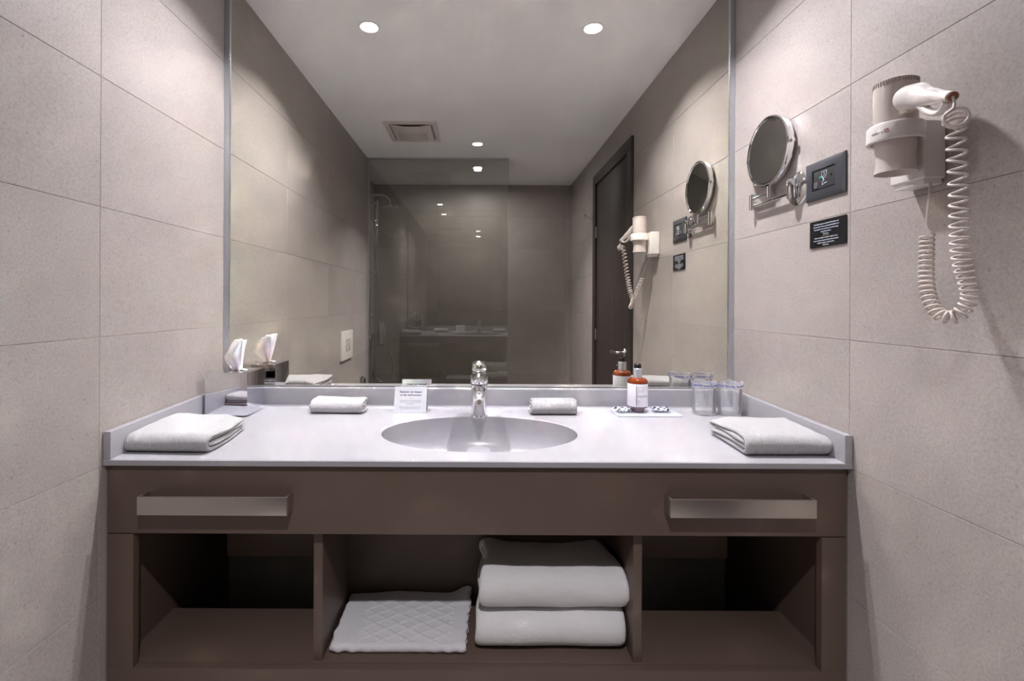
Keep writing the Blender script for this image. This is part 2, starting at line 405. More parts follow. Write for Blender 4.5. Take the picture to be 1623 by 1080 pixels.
arm = crom([(XA-.001, YS, H(.95)), (-.93, YS, H(.952)), (-.85, YS, H(.945)), (-.805, YS, H(.91)), (-.795, YS, H(.86))], 6)
part('shower_arm', sweep(arm, .009, 12), CHROME, sh)
part('rain_head', lathe([(.0, .022), (.014, .02), (.018, .008), (.080, .002), (.085, -.002), (.085, -.008), (0, -.009)], (-.79, YS, H(.842)), n=40, caps=False), CHROME, sh)
hs = crom([(-.925, YS+.02, H(.50)), (-.925, YS+.022, H(.57)), (-.935, YS+.03, H(.64)), (-.945, YS+.035, H(.72))], 6)
part('handset', sweep(hs, interp([(.011, .011), (.012, .011), (.02, .012), (.040, .010), (.028, .006)], len(hs)), 16, up=(0, 1, 0)), CHROME, sh)
part('slider', lathe([(.016, -.02), (.018, 0), (.016, .02)], (XRs-.004, YS+.004, H(.51)), n=18), CHROME, sh)
hp = crom([(-.925, YS+.02, H(.50)), (-.90, YS+.03, H(.2)), (-.866, YS+.03, H(-.12)), (-.80, YS+.03, H(-.40)), (-.752, YS+.03, H(-.58)), (-.79, YS+.03, H(-.69)), (-.86, YS+.03, H(-.71)), (-.93, YS+.03, H(-.63)), (-.955, YS+.02, H(-.46)), (-.945, YS+.01, H(-.32))], 8)
part('hose', sweep(hp, .006, 8), mat('steel_hose', (.40, .38, .36), .3, .9), sh)
part('mixer_bar', box(XA+.002, XA+.085, YS-.13, YS+.05, H(-.325), H(-.285), .008), CHROME, sh)
part('mixer_knob', lathe([(.024, 0), (.026, .04), (.02, .046)], (XA+.03, YS+.05, H(-.305)), (0, 1, 0), 24), CHROME, sh)
part('valve_knob', lathe([(.028, 0), (.026, .05), (.02, .055)], (XA-.001, YS, H(-.13)), (1, 0, 0), 24), CHROME, sh)
t = thing('shower_shelf_bracket', 'small square chrome bracket low on the wall beside the shower glass', 'bracket', (XL, -.27, H(-.6)))
part('wall_plate', box(XL+.0005, XL+.010, -.31, -.23, H(-.63), H(-.555), .003), CHROME, t)
part('clamp', box(XL+.010, XL+.03, -.30, -.24, H(-.62), H(-.565), .004), STEEL, t)

hk = thing('robe_hook', 'chrome double robe hook high on the wall beyond the door', 'hook', (XR, -.40, H(.652)))
part('hook_plate', lathe([(.0, 0), (.022, .0), (.022, .008), (.018, .012), (0, .012)], (XR-.0005, -.395, H(.652)), (-1, 0, 0), 26, caps=False), CHROME, hk)
for s in (-1, 1):
    pp = crom([(XR-.008, -.395, H(.652)), (XR-.045, -.395+s*.012, H(.648)), (XR-.062, -.395+s*.03, H(.662)), (XR-.072, -.395+s*.036, H(.672))], 5)
    part('prong', sweep(pp, interp([.007, .0065, .006, .008], len(pp)), 10), CHROME, hk)

fp = thing('flush_plate', 'white rectangular toilet flush plate with two chrome-ringed buttons', 'flush plate', (XL, .13, H(-.28)))
part('plate', box(XL+.0005, XL+.013, .003, .262, H(-.378), H(-.192), .004), WPLAST, fp)
for yb, wb in ((.155, .036), (.095, .026)):
    pts = [(XL+.0135, yb+wb*.5*math.copysign(abs(math.cos(a))**.5, math.cos(a)), H(-.285)+.036*math.copysign(abs(math.sin(a))**.5, math.sin(a))) for a in [2*PI*i/28 for i in range(28)]]
    part('button_ring', sweep(pts, .0028, 6, up=(1, 0, 0), close=True), CHROME, fp)
    part('button', box(XL+.012, XL+.0155, yb-wb*.4, yb+wb*.4, H(-.285)-.03, H(-.285)+.03, .002), WPLAST, fp)

# ------------------------------------------------------------------ counter with basin
ct = thing('vanity_counter', 'long glossy white counter with upstands and a moulded oval basin', 'counter', (0, 1.36, ZT))
def shear(bm):
    for v_ in bm.verts: v_.co.z += SL*(v_.co.y-YF)
    return bm
BC = (.003, 1.340); BA, BB = .2715, .1645; NB = 96; x0, x1, yb_ = XL+.0015, XR-.0015, YM-.001
bm = bmesh.new(); zt = ZT; th = .014
def rect_pt(a):
    c_, s_ = math.cos(a), math.sin(a); cx_, cy_ = BC
    tx = ((x1-cx_)/c_ if c_ > 0 else (x0-cx_)/c_) if abs(c_) > 1e-9 else 1e9
    ty = ((yb_-cy_)/s_ if s_ > 0 else (YF-cy_)/s_) if abs(s_) > 1e-9 else 1e9
    t_ = min(tx, ty); return (cx_+c_*t_, cy_+s_*t_)
angs = [2*PI*i/NB for i in range(NB)]
for X, Y in ((x0, YF), (x1, YF), (x1, yb_), (x0, yb_)):
    a = math.atan2(Y-BC[1], X-BC[0]) % (2*PI); i = min(range(NB), key=lambda i: abs(angs[i]-a)); angs[i] = a
outer = [rect_pt(a) for a in angs]; ell = [(math.cos(a), math.sin(a)) for a in angs]
def ellp(a, k):
    c_, s_ = math.cos(a), math.sin(a); r = 1/math.sqrt((c_/BA)**2+(s_/BB)**2); return (BC[0]+c_*r*k, BC[1]+s_*r*k)
def ring_e(k, z): return [bm.verts.new((*ellp(a, k), z)) for a in angs]
e_ = .002
R_out_t = [bm.verts.new((X, Y + (e_ if Y < YF+1e-5 else 0), zt)) for X, Y in outer]
R_out_1 = [bm.verts.new((X, Y, zt-e_)) for X, Y in outer]
R_out_2 = [bm.verts.new((X, Y, zt-th)) for X, Y in outer]
R1, R2 = ring_e(1.012, zt), ring_e(1.0, zt-.0018)
def br(a, b):
    for i in range(NB): bm.faces.new((a[i], a[(i+1) % NB], b[(i+1) % NB], b[i]))
R0 = ring_e(1.06, zt)
br(R_out_2, R_out_1); br(R_out_1, R_out_t); br(R_out_t, R0); br(R0, R1); br(R1, R2)
R3 = ring_e(.995, zt-th); br(R2, R3); R4 = ring_e(1.03, zt-th); br(R3, R4); br(R4, R_out_2)
part('counter_slab', shear(bm), CNT, ct, 30)
bm = bmesh.new(); prev = None
prof = [(.994, -.004), (.992, -.02), (.985, -.04), (.96, -.062), (.91, -.082), (.83, -.098), (.70, -.110), (.5, -.118), (.3, -.121), (.12, -.123)]
for k, z in prof:
    r = ring_e(k, zt+z)
    if prev: br(prev, r)
    prev = r
bm.faces.new(prev)
prev = None; first = None
for k, z in [(k+.03, z-.012 if z < -.03 else z-.004) for k, z in prof]:
    r = ring_e(k, zt+z-.008)
    if prev: br(r, prev)
    else: first = r
    prev = r
bm.faces.new(prev[::-1])
part('basin_bowl', shear(bm), CNT, ct, 60)
def upstand(xa, xb, ya, yb2, h, cove=None):
    b_ = box(xa, xb, ya, yb2, ZT-.0003, ZT+h, .0018, 2); return shear(b_)
UH = .064
ub = box(XL+.0195, XR-.0195, 1.606, YM-.0015, ZT-.0003, ZT+UH-.001, .0018)
# cove where the counter turns up into the back upstand
cv_ = bmesh.new(); rr = .009; sec = [(1.606, ZT+rr)] + [(1.606-rr+rr*math.sin(PI/2-a), ZT+rr-rr*math.cos(PI/2-a)) for a in [PI/2*i/6 for i in range(7)]] + [(1.606, ZT-.0002)]
va = [cv_.verts.new((XL+.0195, y, z)) for y, z in sec]; vb = [cv_.verts.new((XR-.0195, y, z)) for y, z in sec]
for i in range(len(sec)): j = (i+1) % len(sec); cv_.faces.new((va[i], va[j], vb[j], vb[i]))
join(ub, cv_)
part('back_upstand', shear(ub), CNT, ct)
part('side_upstand', upstand(XL+.0015, XL+.019, YF+.0005, YM-.0015, UH), CNT, ct)
part('side_upstand', upstand(XR-.019, XR-.0015, YF+.0005, YM-.0015, UH), CNT, ct)

# ------------------------------------------------------------------ vanity cabinet
cb_ = thing('vanity_cabinet', 'taupe built-in vanity cabinet with a wide drawer over three open shelves', 'cabinet', (0, 1.4, 0))
CY = 1.125; CXL, CXR = XL+.003, .8635
df = part('drawer_front', box(CXL, CXR, CY, CY+.018, H(-.5455), H(-.3875), .0012), CAB, cb_)
def handle(xa, xb):
    z0, z1_ = H(-.487), H(-.4455); f = 1.088; tk = .005
    b_ = box(xa, xb, f, f+tk, z0, z1_, .0008)
    for xx in (xa, xb-tk): box(xx, xx+tk, f+tk-.0004, CY+.0005, z0, z1_, .0008, 1, b_)
    part('handle', b_, STEEL, df)
handle(-.773, -.433); handle(.436, .768)
part('filler_strip', box(CXL, CXR, CY+.012, CY+.03, H(-.3865), H(-.3835)), VOID, cb_)
part('stile', box(CXL, -.807, CY, CY+.02, H(-.8625), H(-.548), .001), CAB, cb_)
part('stile', box(.8065, CXR, CY, CY+.02, H(-.8625), H(-.548), .001), CAB, cb_)
part('side_panel', box(CXL, CXL+.018, CY+.02, YM+.0, 0, H(-.388), .001), CAB, cb_)
part('side_panel', box(CXR-.018, CXR, CY+.02, YM+.0, 0, H(-.388), .001), CAB, cb_)
part('divider', box(-.3925, -.371, 1.150, YM, H(-.861), H(-.548), .001), CAB, cb_)
part('divider', box(.3725, .3935, 1.150, YM, H(-.861), H(-.548), .001), CAB, cb_)
part('bottom_shelf', box(CXL+.018, CXR-.018, CY+.02, 1.345, H(-.882), H(-.8612), .001), CAB, cb_)
part('bottom_rail', box(CXL, CXR, CY, CY+.02, H(-.965), H(-.8625), .001), CAB, cb_)
part('back_panel', box(-.371, .3725, 1.39, 1.406, H(-.8612), H(-.548), .001), CAB, cb_)
part('shelf_extension', box(-.371, .3725, 1.345, 1.39, H(-.882), H(-.8612)), CAB, cb_)
part('drawer_bottom', box(CXL+.018, CXR-.018, CY+.018, YM, H(-.5465), H(-.534)), CAB, cb_)
for a, b in ((-.741, -.3925), (.3935, .738)):
    part('rear_rail', box(a, b, 1.42, 1.438, H(-.754), H(-.5465), .001), CAB, cb_)
part('plinth', box(CXL+.018, CXR-.018, 1.19, 1.205, 0, H(-.882)), VOID, cb_)

# ------------------------------------------------------------------ towels
def fold_path(t, D, layers, k=10, nseg=14):
    """centre line of a folded cloth in (y, z); y = 0 is the front fold"""
    P = []
    def line(y0_, y1_, z, n=nseg):
        for i in range(n): P.append((y0_+(y1_-y0_)*i/(n-1), z))
    def arc(yc, zc, r, a0, a1):
        for i in range(1, k): a = a0+(a1-a0)*i/k; P.append((yc+r*math.cos(a), zc+r*math.sin(a)))
    if layers == 4:
        R = 1.5*t; line(D-.004, R+.5*t, .5*t); arc(R+.5*t, 2*t, R, -PI/2, -3*PI/2); line(R+.5*t, D-t, 3.5*t)
        arc(D-t, 3*t, .5*t, PI/2, -PI/2); line(D-t, 1.9*t, 2.5*t); arc(1.9*t, 2*t, .5*t, PI/2, 3*PI/2); line(1.9*t, D-.010, 1.5*t)
    elif layers == 3:
        line(D-.003, t, .5*t); arc(t, t, .5*t, -PI/2, -3*PI/2); line(t, D-t, 1.5*t); arc(D-t, 2*t, .5*t, -PI/2, PI/2); line(D-t, .012, 2.5*t)
    else:
        line(D-.003, t, .5*t); arc(t, t, .5*t, -PI/2, -3*PI/2); line(t, D-.002, 1.5*t)
    return P
def towel(name, label, cat, group, L, D, t, loc, rz=0, layers=4, m=None, seed=0, slope=0., amp=.0035, stations=30, nseg=14, shape=None, taper=(0, 0), relief=None, endj=.006, k=10):
    P = fold_path(t, D, layers, k, nseg); n = len(P); bm = bmesh.new(); rings = []
    xs = []
    for e in (0, .15*t, .4*t, .8*t): xs.append(e)
    inner = [(.8*t+.004)+(L-1.6*t-.008)*i/(stations-1) for i in range(stations)]
    xs = xs+inner+[L-.8*t, L-.4*t, L-.15*t, L]
    def hw(x):
        d = min(x, L-x)/(.8*t); d = min(1, d); return .5*t*(.25+.72*math.sqrt(max(0, 1-(1-d)**2)))
    for x in xs:
        h = hw(x); A, B = [], []
        for i in range(n):
            a = Vector(P[max(i-1, 0)]); b = Vector(P[min(i+1, n-1)]); tg = (b-a).normalized(); nr = Vector((-tg.y, tg.x)); c = Vector(P[i])
            fe = min(1, min(i, n-1-i)/2+.35)
            A.append(c+nr*h*fe); B.append(c-nr*h*fe)
        loop = A+B[::-1]; ring = []
        for j, q in enumerate(loop):
            u = j if j < n else 2*n-1-j
            en = (2*x/L-1); xx = x+endj*en**3*(noise.noise((u*.09+seed, seed*1.3+(5 if en > 0 else 0), 0))*1.6)
            p = Vector((xx, q.x, q.y))
            nv = noise.noise_vector(Vector((p.x*9+seed*3.1, p.y*9, p.z*16)))
            nv2 = noise.noise_vector(Vector((p.x*28+seed, p.y*28, p.z*40)))
            kz = min(1, p.z/(t*1.0))
            p += Vector((nv.x*amp*.7, nv.y*amp*.9*kz, nv.z*amp*kz)) + nv2*amp*.28*kz
            p.z *= 1-slope*(q.x/D)
            p.x = p.x + (p.x-L/2)*0 + (q.x/D)*(taper[0]*(1-x/L)+taper[1]*(x/L))
            if shape: p = shape(p, x/L, q.x/D, q.y/(t*layers))
            if relief and layers*t*.75 < q.y: p.z += relief(p.x, p.y)
            p.z = max(p.z, .0004)
            ring.append(bm.verts.new(p))
        rings.append(ring)
    M = len(rings[0])
    for a, b in zip(rings, rings[1:]):
        for j in range(M): bm.faces.new((a[j], a[(j+1) % M], b[(j+1) % M], b[j]))
    for r, rev in ((rings[0], True), (rings[-1], False)):     # close the ends with quads between the two faces of the cloth
        for j in range(n-1):
            q = (r[j], r[j+1], r[M-2-j], r[M-1-j]); bm.faces.new(q[::-1] if rev else q)
    bmesh.ops.transform(bm, matrix=Matrix.Rotation(rz, 4, 'Z'), verts=bm.verts)
    o = finish(name, bm, m or TERRY, None, 70); o.location = loc; ORG[o.name] = Vector(loc)
    return tag(o, label, cat, group)
G = 'folded white towels on the counter'
def on_top(x, y): return (x, y, top(y)+.0006)
def shFL(p, u, v, h):
    p.z *= 1-.22*max(0, u-.75)*4*v - .10*u
    return p
FLT = towel('hand_towel', 'folded white hand towel at the tissue box end of the counter, near the front edge', 'towel', G, .205, .205, .0118, on_top(-.851, 1.150), rz=-.02, m=TERRYR, seed=2, shape=shFL, taper=(0, -.012), amp=.004)
def shFR(p, u, v, h):
    p.z *= 1-.18*max(0, .25-u)*4*v
    return p
FRT = towel('hand_towel', 'folded white hand towel at the hair dryer end of the counter, near the front edge', 'towel', G, .205, .19, .0122, on_top(.643, 1.145), rz=.015, m=TERRYR, seed=7, shape=shFR, taper=(0.005, 0), amp=.004)
def sl(o):    # lie on the counter's slight fall
    me = o.data
    for v_ in me.vertices: v_.co.z += SL*v_.co.y
for o in (FLT, FRT): sl(o)
o = towel('face_cloth', 'small folded white face cloth between the tissue box and the card', 'towel', 'small face cloths by the back upstand', .168, .078, .0105, on_top(-.535, 1.515), rz=-.02, seed=11, amp=.003, stations=18); sl(o)
o = towel('face_cloth', 'small folded white face cloth between the tap and the lotion bottle', 'towel', 'small face cloths by the back upstand', .146, .078, .0100, on_top(.168, 1.512), rz=0., seed=15, amp=.0028, stations=18, m=TERRYR); sl(o)
GS = 'folded bath towels in the middle compartment'
SZ = H(-.8612)+.0006
def shB(p, u, v, h):
    return p
towel('bath_towel', 'thick folded white bath towel, lower one of the stack', 'towel', GS, .362, .225, .0230, (.002, 1.172, SZ), layers=4, m=TERRYB, seed=21, amp=.004, slope=.06, endj=.012, stations=34)
def shT(p, u, v, h):
    p.z += .010*math.exp(-((u-.06)/.1)**2)*v - .006*math.exp(-((u-.45)/.25)**2)*v + .004*math.exp(-((u-.95)/.1)**2)*v
    return p
towel('bath_towel', 'thick folded white bath towel, upper one of the stack', 'towel', GS, .362, .225, .0268, (.006, 1.170, SZ+.094), layers=4, m=TERRYB, seed=29, amp=.006, slope=.22, shape=shT, endj=.014, stations=34, taper=(.006, -.012))
def diamonds(x, y):
    if x < .06 or x > .30 or y < .012 or y > .175: return 0
    d = .062; a = ((x+1.6*y)/d) % 1; b = ((x-1.6*y)/d) % 1
    r = max(math.exp(-((a-.5)/.085)**2), math.exp(-((b-.5)/.085)**2)); return .0030*r-.0008
def shM(p, u, v, h):
    p.z += .026*max(0, (v-.72)/.28)**1.5*math.exp(-((u-.97)/.09)**2) + .010*max(0, v-.8)*5*math.exp(-((u-.45)/.25)**2)*.6
    p.z += .004*math.exp(-((u-.35)/.2)**2)*v
    ed = max(0, 1-p.y/.02); ir = .6+.6*math.sin(u*9+1); p.z += .0012*math.sin(u*55+2*math.sin(u*7))*ed*ir; p.y += .0013*math.sin(u*55+1)*ed*ir
    ed2 = max(0, (u-.93)/.07); p.x += .002*math.sin(v*40)*ed2
    return p
towel('bath_mat', 'folded white bath mat with a raised diamond pattern on the shelf', 'bath mat', None, .332, .215, .0115, (-.362, 1.170, SZ), layers=2, seed=33, m=MATCL, amp=.003, shape=shM, relief=diamonds, stations=110, nseg=80, endj=.004, taper=(.0, .012))

# ------------------------------------------------------------------ tissue box
TB = (-.842, -.712, 1.478, 1.598)
z0 = top(1.48); zt_ = H(-.2215)
tb = thing('tissue_box', 'mirror-finish square tissue box in the corner with a tissue pulled up', 'tissue box', (-.785, 1.538, z0))
bb = box(*TB, z0+.0045, zt_, .0014, 2)
part('case', bb, BOXCHROME, tb)
part('opening', lathe([(0, .0003), (.022, .0003)], (-.768, 1.535, zt_), n=36, sx=1.2, sy=.6, caps=False), BLACKP, tb)
part('foot_plate', box(TB[0]+.002, TB[1]-.002, TB[2]+.002, TB[3]-.002, z0+.0042, z0+.0052), BLACKP, tb)
bm = bmesh.new(); NU, NV = 26, 22
def tissue_sheet(y_off, flip, xr_top, h):
    rows = []
    for j in range(NV+1):
        v_ = j/NV
        xl = -.012 - .034*math.sin(min(1, v_/.5)*PI/2) + .040*max(0, (v_-.45)/.55)**1.1
        xr = .010 + xr_top*v_
        row = []
        for i in range(NU+1):
            u = i/NU; x = xl+(xr-xl)*u
            y = (y_off*(.3+v_) + (.016*math.sin(u*5.2+1.2*flip)+.006*math.sin(u*13+v_*5+flip*2))*(.45+.55*v_))
            z = h*v_*(1-.06*abs(u-.8)) ; nv = noise.noise_vector(Vector((x*34+flip*7, y*30, z*26)))*.0055*(.3+v_)
            row.append(bm.verts.new((-.768+x+nv.x*.6, 1.535+y+nv.y, zt_-.004+z+nv.z*.5)))
        rows.append(row)
    for a, b in zip(rows, rows[1:]):
        for i in range(NU): bm.faces.new((a[i], a[i+1], b[i+1], b[i]))
tissue_sheet(-.006, 0, .014, .106); tissue_sheet(.010, 1, .009, .100)
ti = part('tissue', bm, TISSUE, tb, 80, 'crumpled white tissue', recalc=False)
sd = ti.modifiers.new('s', 'SOLIDIFY'); sd.thickness = .0007
ti2 = bmesh.new(); rows = []
for j in range(7):
    rows.append([ti2.verts.new((-.768+.008+.018*j/6+.003*math.sin(i*1.3), 1.528-.004+.018*i/8, zt_+.0012+.003*math.sin(j/6*PI)+.001*math.sin(i*2.1+j))) for i in range(9)])
for a, b in zip(rows, rows[1:]):
    for i in range(8): ti2.faces.new((a[i], a[i+1], b[i+1], b[i]))
p2 = part('tissue_flap', ti2, TISSUE, ti, 80); sd = p2.modifiers.new('s', 'SOLIDIFY'); sd.thickness = .0007

# ------------------------------------------------------------------ tap
fy, fx = 1.500, .002; fz = top(1.508)
fa = thing('basin_tap', 'single-lever chrome tap centred behind the oval basin', 'tap', (fx, fy, fz))
part('tap_body', lathe([(.0265, -.0005), (.0265, .003), (.0245, .006), (.0235, .03), (.0235, .06), (.0250, .088), (.0262, .098), (.0255, .1015), (.018, .102)], (fx, fy, fz), n=48), CHROME, fa, 25)
sp = crom([(fx, fy+.004, fz+.078), (fx, fy-.03, fz+.083), (fx, fy-.065, fz+.083), (fx, fy-.088, fz+.077), (fx, fy-.098, fz+.071)], 7)
part('spout', sweep(sp, interp([(.021, .024), (.0215, .019), (.0180, .0145), (.0145, .012), (.0110, .009)], len(sp)), 28, sup=.8), CHROME, fa, 40)
part('aerator', lathe([(.0, -.011), (.0095, -.011), (.0105, -.009), (.011, .004), (0, .004)], (fx, fy-.090, fz+.065), (0, .25, 1), 24, caps=False), STEEL, fa)
part('cap', lathe([(.0255, .1035), (.0270, .106), (.0270, .118), (.0245, .128), (.017, .134), (.006, .1365), (0, .137)], (fx, fy, fz), n=44, caps=False), CHROME, fa, 40)
lv = crom([(fx, fy+.018, fz+.118), (fx, fy-.012, fz+.128), (fx, fy-.04, fz+.128), (fx, fy-.068, fz+.122), (fx, fy-.082, fz+.117)], 6)
part('lever', sweep(lv, interp([(.020, .008), (.0265, .009), (.0225, .0065), (.0175, .005), (.010, .0035)], len(lv)), 26, sup=.7), CHROME, fa, 40)
part('temperature_mark', lathe([(.0, 0), (.0028, 0), (.0028, .0006), (0, .0006)], (fx, fy-.0835, fz+.117), (0, -1, .1), 14, caps=False), INKG, fa)

# ------------------------------------------------------------------ tent card
cz = top(1.55)
tc_ = thing('tent_card', 'small white printed tent card behind the basin, beside the face cloth', 'card', (-.225, 1.575, cz))
cx0, cx1 = -.272, -.168; hgt = .079; yf_, yt_, yk_ = 1.540, 1.566, 1.594
up_f = Vector((0, yt_-yf_, hgt)).normalized()
def panel(ya, yb2, nm, sgn):
    b_ = bmesh.new(); t_ = .0006
    P_ = [(cx0, ya, cz+.0006), (cx1, ya, cz+.0006), (cx1, yb2, cz+hgt), (cx0, yb2, cz+hgt)]
    n_v = (Vector(P_[1])-Vector(P_[0])).cross(Vector(P_[3])-Vector(P_[0])).normalized()*t_
    A = [b_.verts.new(Vector(p)) for p in P_]; B = [b_.verts.new(Vector(p)+n_v) for p in P_]
    b_.faces.new(A); b_.faces.new(B[::-1])
    for i in range(4): b_.faces.new((A[i], A[(i+1) % 4], B[(i+1) % 4], B[i]))
    return part(nm, b_, PAPER, tc_)
pf = panel(yf_, yt_, 'front_panel', 1); pk = panel(yk_, yt_+.0012, 'back_panel', -1)
cmid = (cx0+cx1)/2
def on_front(f): return Vector((cmid, yf_, cz))+up_f*(f*hgt/up_f.z) + Vector((0, -.0009, 0))
def card_text(par, org_f, xa, ya, lines):
    for txt, f, size, m_ in lines:
        part('printed_line', text_bm(txt, size, basis(org_f(f), xa, ya), depth=.00005, bold=.03), m_, par)
LN = [('Reducing our impact', .80, .0085, INK), ('on the environment', .68, .0085, INK),
      ('To help protect the environment, fresh towels', .47, .0036, INKG), ('will be provided on request. Towels left hanging', .405, .0036, INKG), ('will be used again.', .335, .0036, INKG),
      ('Please leave towels to be changed on the floor', .22, .0036, INKG), ('and we will replace them with clean ones.', .155, .0036, INKG)]
card_text(pf, on_front, (1, 0, 0), up_f, LN)
part('printed_rule', box(cmid-.006, cmid+.006, yf_+(yt_-yf_)*.58-.0022, yf_+(yt_-yf_)*.58-.0008, cz+hgt*.575, cz+hgt*.583), GOLD, pf)
up_b = Vector((0, yt_-yk_, hgt)).normalized()
card_text(pk, lambda f: Vector((cmid, yk_, cz))+up_b*(f*hgt/up_b.z)+Vector((0, .0012, 0)), (-1, 0, 0), up_b, LN[:2])

# ------------------------------------------------------------------ tray, bottle, sachets, wrapped glasses
ty0, ty1 = 1.500, 1.598; tzb = top(1.545)+.0016
tr = finish('amenity_tray', shear(box(.436, .640, ty0, ty1, ZT+.0006, ZT+.005, .0012)), ACRYL); recentre(tr, (.538, 1.55, top(1.55)))
tag(tr, 'small clear acrylic tray holding the lotion bottle and sachets', 'tray')
tt = top(1.55)+.0068
bx, by = .515, 1.556
bo = thing('lotion_bottle', 'amber lotion bottle with a white label, silver collar and black cap', 'bottle', (bx, by, tt))
part('bottle_base', lathe([(.0, 0), (.0205, 0), (.0215, .002), (.0225, .010), (.0300, .013), (.0310, .018)], (bx, by, tt), n=44, caps=False), PURPLE, bo)
part('bottle_body', lathe([(.0310, .0182), (.0315, .020), (.0315, .094), (.0305, .100), (.026, .105), (.016, .1075), (.0125, .109)], (bx, by, tt), n=48, caps=False), AMBER, bo)
lb = part('label', lathe([(.0318, .018), (.0320, .0185), (.0320, .0895), (.0318, .090)], (bx, by, tt), n=48, caps=False), LABELM, bo)
part('collar', lathe([(.0128, .106), (.0138, .107), (.0138, .137), (.0128, .138), (.0, .138)], (bx, by, tt), n=36, caps=False), SILVERP, bo)
part('cap', lathe([(.0112, .1382), (.0115, .139), (.0112, .150), (.0095, .152), (0, .1522)], (bx, by, tt), n=32, caps=False), BLACKC, bo)
face = math.atan2(-by, -bx)
def wrapl(ang0, R):
    return lambda c: Vector((R*math.cos(ang0 + c.x/R), R*math.sin(ang0 + c.x/R), c.y))
for txt, z, size, m_ in (('BATH & BODY', .080, .0040, INKG), ('nourishing body', .0715, .0038, INKG), ('care with aloe', .0665, .0036, INKG), ('body lotion', .052, .0080, INK), ('300 ml', .038, .0036, INKG), ('10 fl oz', .033, .0030, INKG)):
    part('printed_line', text_bm(txt, size, Matrix.Translation((bx, by, tt+z)), align='LEFT', depth=.0001, wrap=wrapl(face-.0, .0323)), m_, lb)
part('label_rule', box(bx-.0142, bx-.0138, by-.0330, by-.0285, tt+.022, tt+.086), INKG, lb)
def sachet(x, y, rz, lab, tilt, seed):
    b_ = bmesh.new(); nu, nv_ = 14, 10; a, b2 = .026, .020; sheets = []
    for s in (1, -1):
        g_ = []
        for j in range(nv_+1):
            r_ = []
            for i in range(nu+1):
                u, v_ = 2*i/nu-1, 2*j/nv_-1
                h_ = max(0, 1-u*u)**.6*max(0, 1-v_*v_)**.6*.006
                wv = .0007*math.sin(i*2.3+seed)*(1-abs(v_))+.0006*math.sin(j*3+seed)*abs(u)
                r_.append(b_.verts.new((a*u, b2*v_, .007+s*(h_+.0003)+wv)))
            g_.append(r_)
        for p_, q_ in zip(g_, g_[1:]):
            for i in range(nu): b_.faces.new((p_[i], p_[i+1], q_[i+1], q_[i]) if s > 0 else (q_[i], q_[i+1], p_[i+1], p_[i]))
        sheets.append(g_)
    A, B = sheets
    edge = lambda g_: g_[0][:]+[r[-1] for r in g_[1:]]+g_[-1][-2::-1]+[r[0] for r in g_[-2:0:-1]]
    ea, eb = edge(A), edge(B)
    for i in range(len(ea)): j = (i+1) % len(ea); b_.faces.new((ea[i], ea[j], eb[j], eb[i]))
    bmesh.ops.transform(b_, matrix=Matrix.Rotation(rz, 4, 'Z') @ Matrix.Rotation(tilt, 4, 'X'), verts=b_.verts)
    zmin = min(v_.co.z for v_ in b_.verts)
    o = finish('sachet', b_, FOIL, None, 50); o.location = (x, y, tt-zmin+.0006)
    tag(o, lab, 'sachet', 'patterned sachets on the tray')
sachet(.462, 1.545, .25, 'patterned foil sachet on the tray, on the tap side of the bottle', .12, 1)
sachet(.590, 1.555, -.15, 'patterned foil sachet on the tray, on the wrapped glasses side of the bottle', .10, 3)
def wrapped(x, y, lab, rot):
    z = top(y+.02)+.001
    g_ = thing('wrapped_tumbler', lab, 'glass', (x, y, z), 'wrapped drinking glasses')
    part('tumbler', lathe([(.0, .001), (.029, .001), (.031, .003), (.0345, .082), (.0335, .082), (.030, .010), (.0, .008)], (x, y, z), n=40, caps=False), TUMBLER, g_)
    b_ = bmesh.new(); rows = []; n = 56
    for j in range(13):
        f = j/12; zz = f*.103
        r0 = .0350+.0012*f + (.0 if f < .8 else .003*(f-.8)/.2)
        rows.append([b_.verts.new((x+(r0+.0014*math.sin(9*a+rot+3*f)*(.3+f)+.0008*math.sin(23*a+rot))*math.cos(a), y+(r0+.0014*math.sin(9*a+rot+3*f)*(.3+f))*math.sin(a)*.92, z+zz+(.0035*math.sin(5*a+rot)+.002*math.sin(11*a) if f > .9 else 0))) for a in [2*PI*i/n for i in range(n)]])
    for p_, q_ in zip(rows, rows[1:]):
        for i in range(n): b_.faces.new((p_[i], p_[(i+1) % n], q_[(i+1) % n], q_[i]))
    fl = part('film_wrapper', b_, FILM, g_, 60, 'clear film bag with blue print round its top', recalc=False)
    R = .0392
    for s_ in (0, PI):
        a0 = math.atan2(-y, -x)+s_
        part('printed_band', text_bm('sanitized for you  hygienic', .0098, Matrix.Translation((x, y, z+.094)) , align='CENTER', depth=.0001, wrap=wrapl(a0, R), bold=.03), INKB, fl)
wrapped(.727, 1.548, 'film-wrapped drinking glass nearer the lotion bottle', .3)
wrapped(.806, 1.540, 'film-wrapped drinking glass in the corner by the side upstand', 1.9)

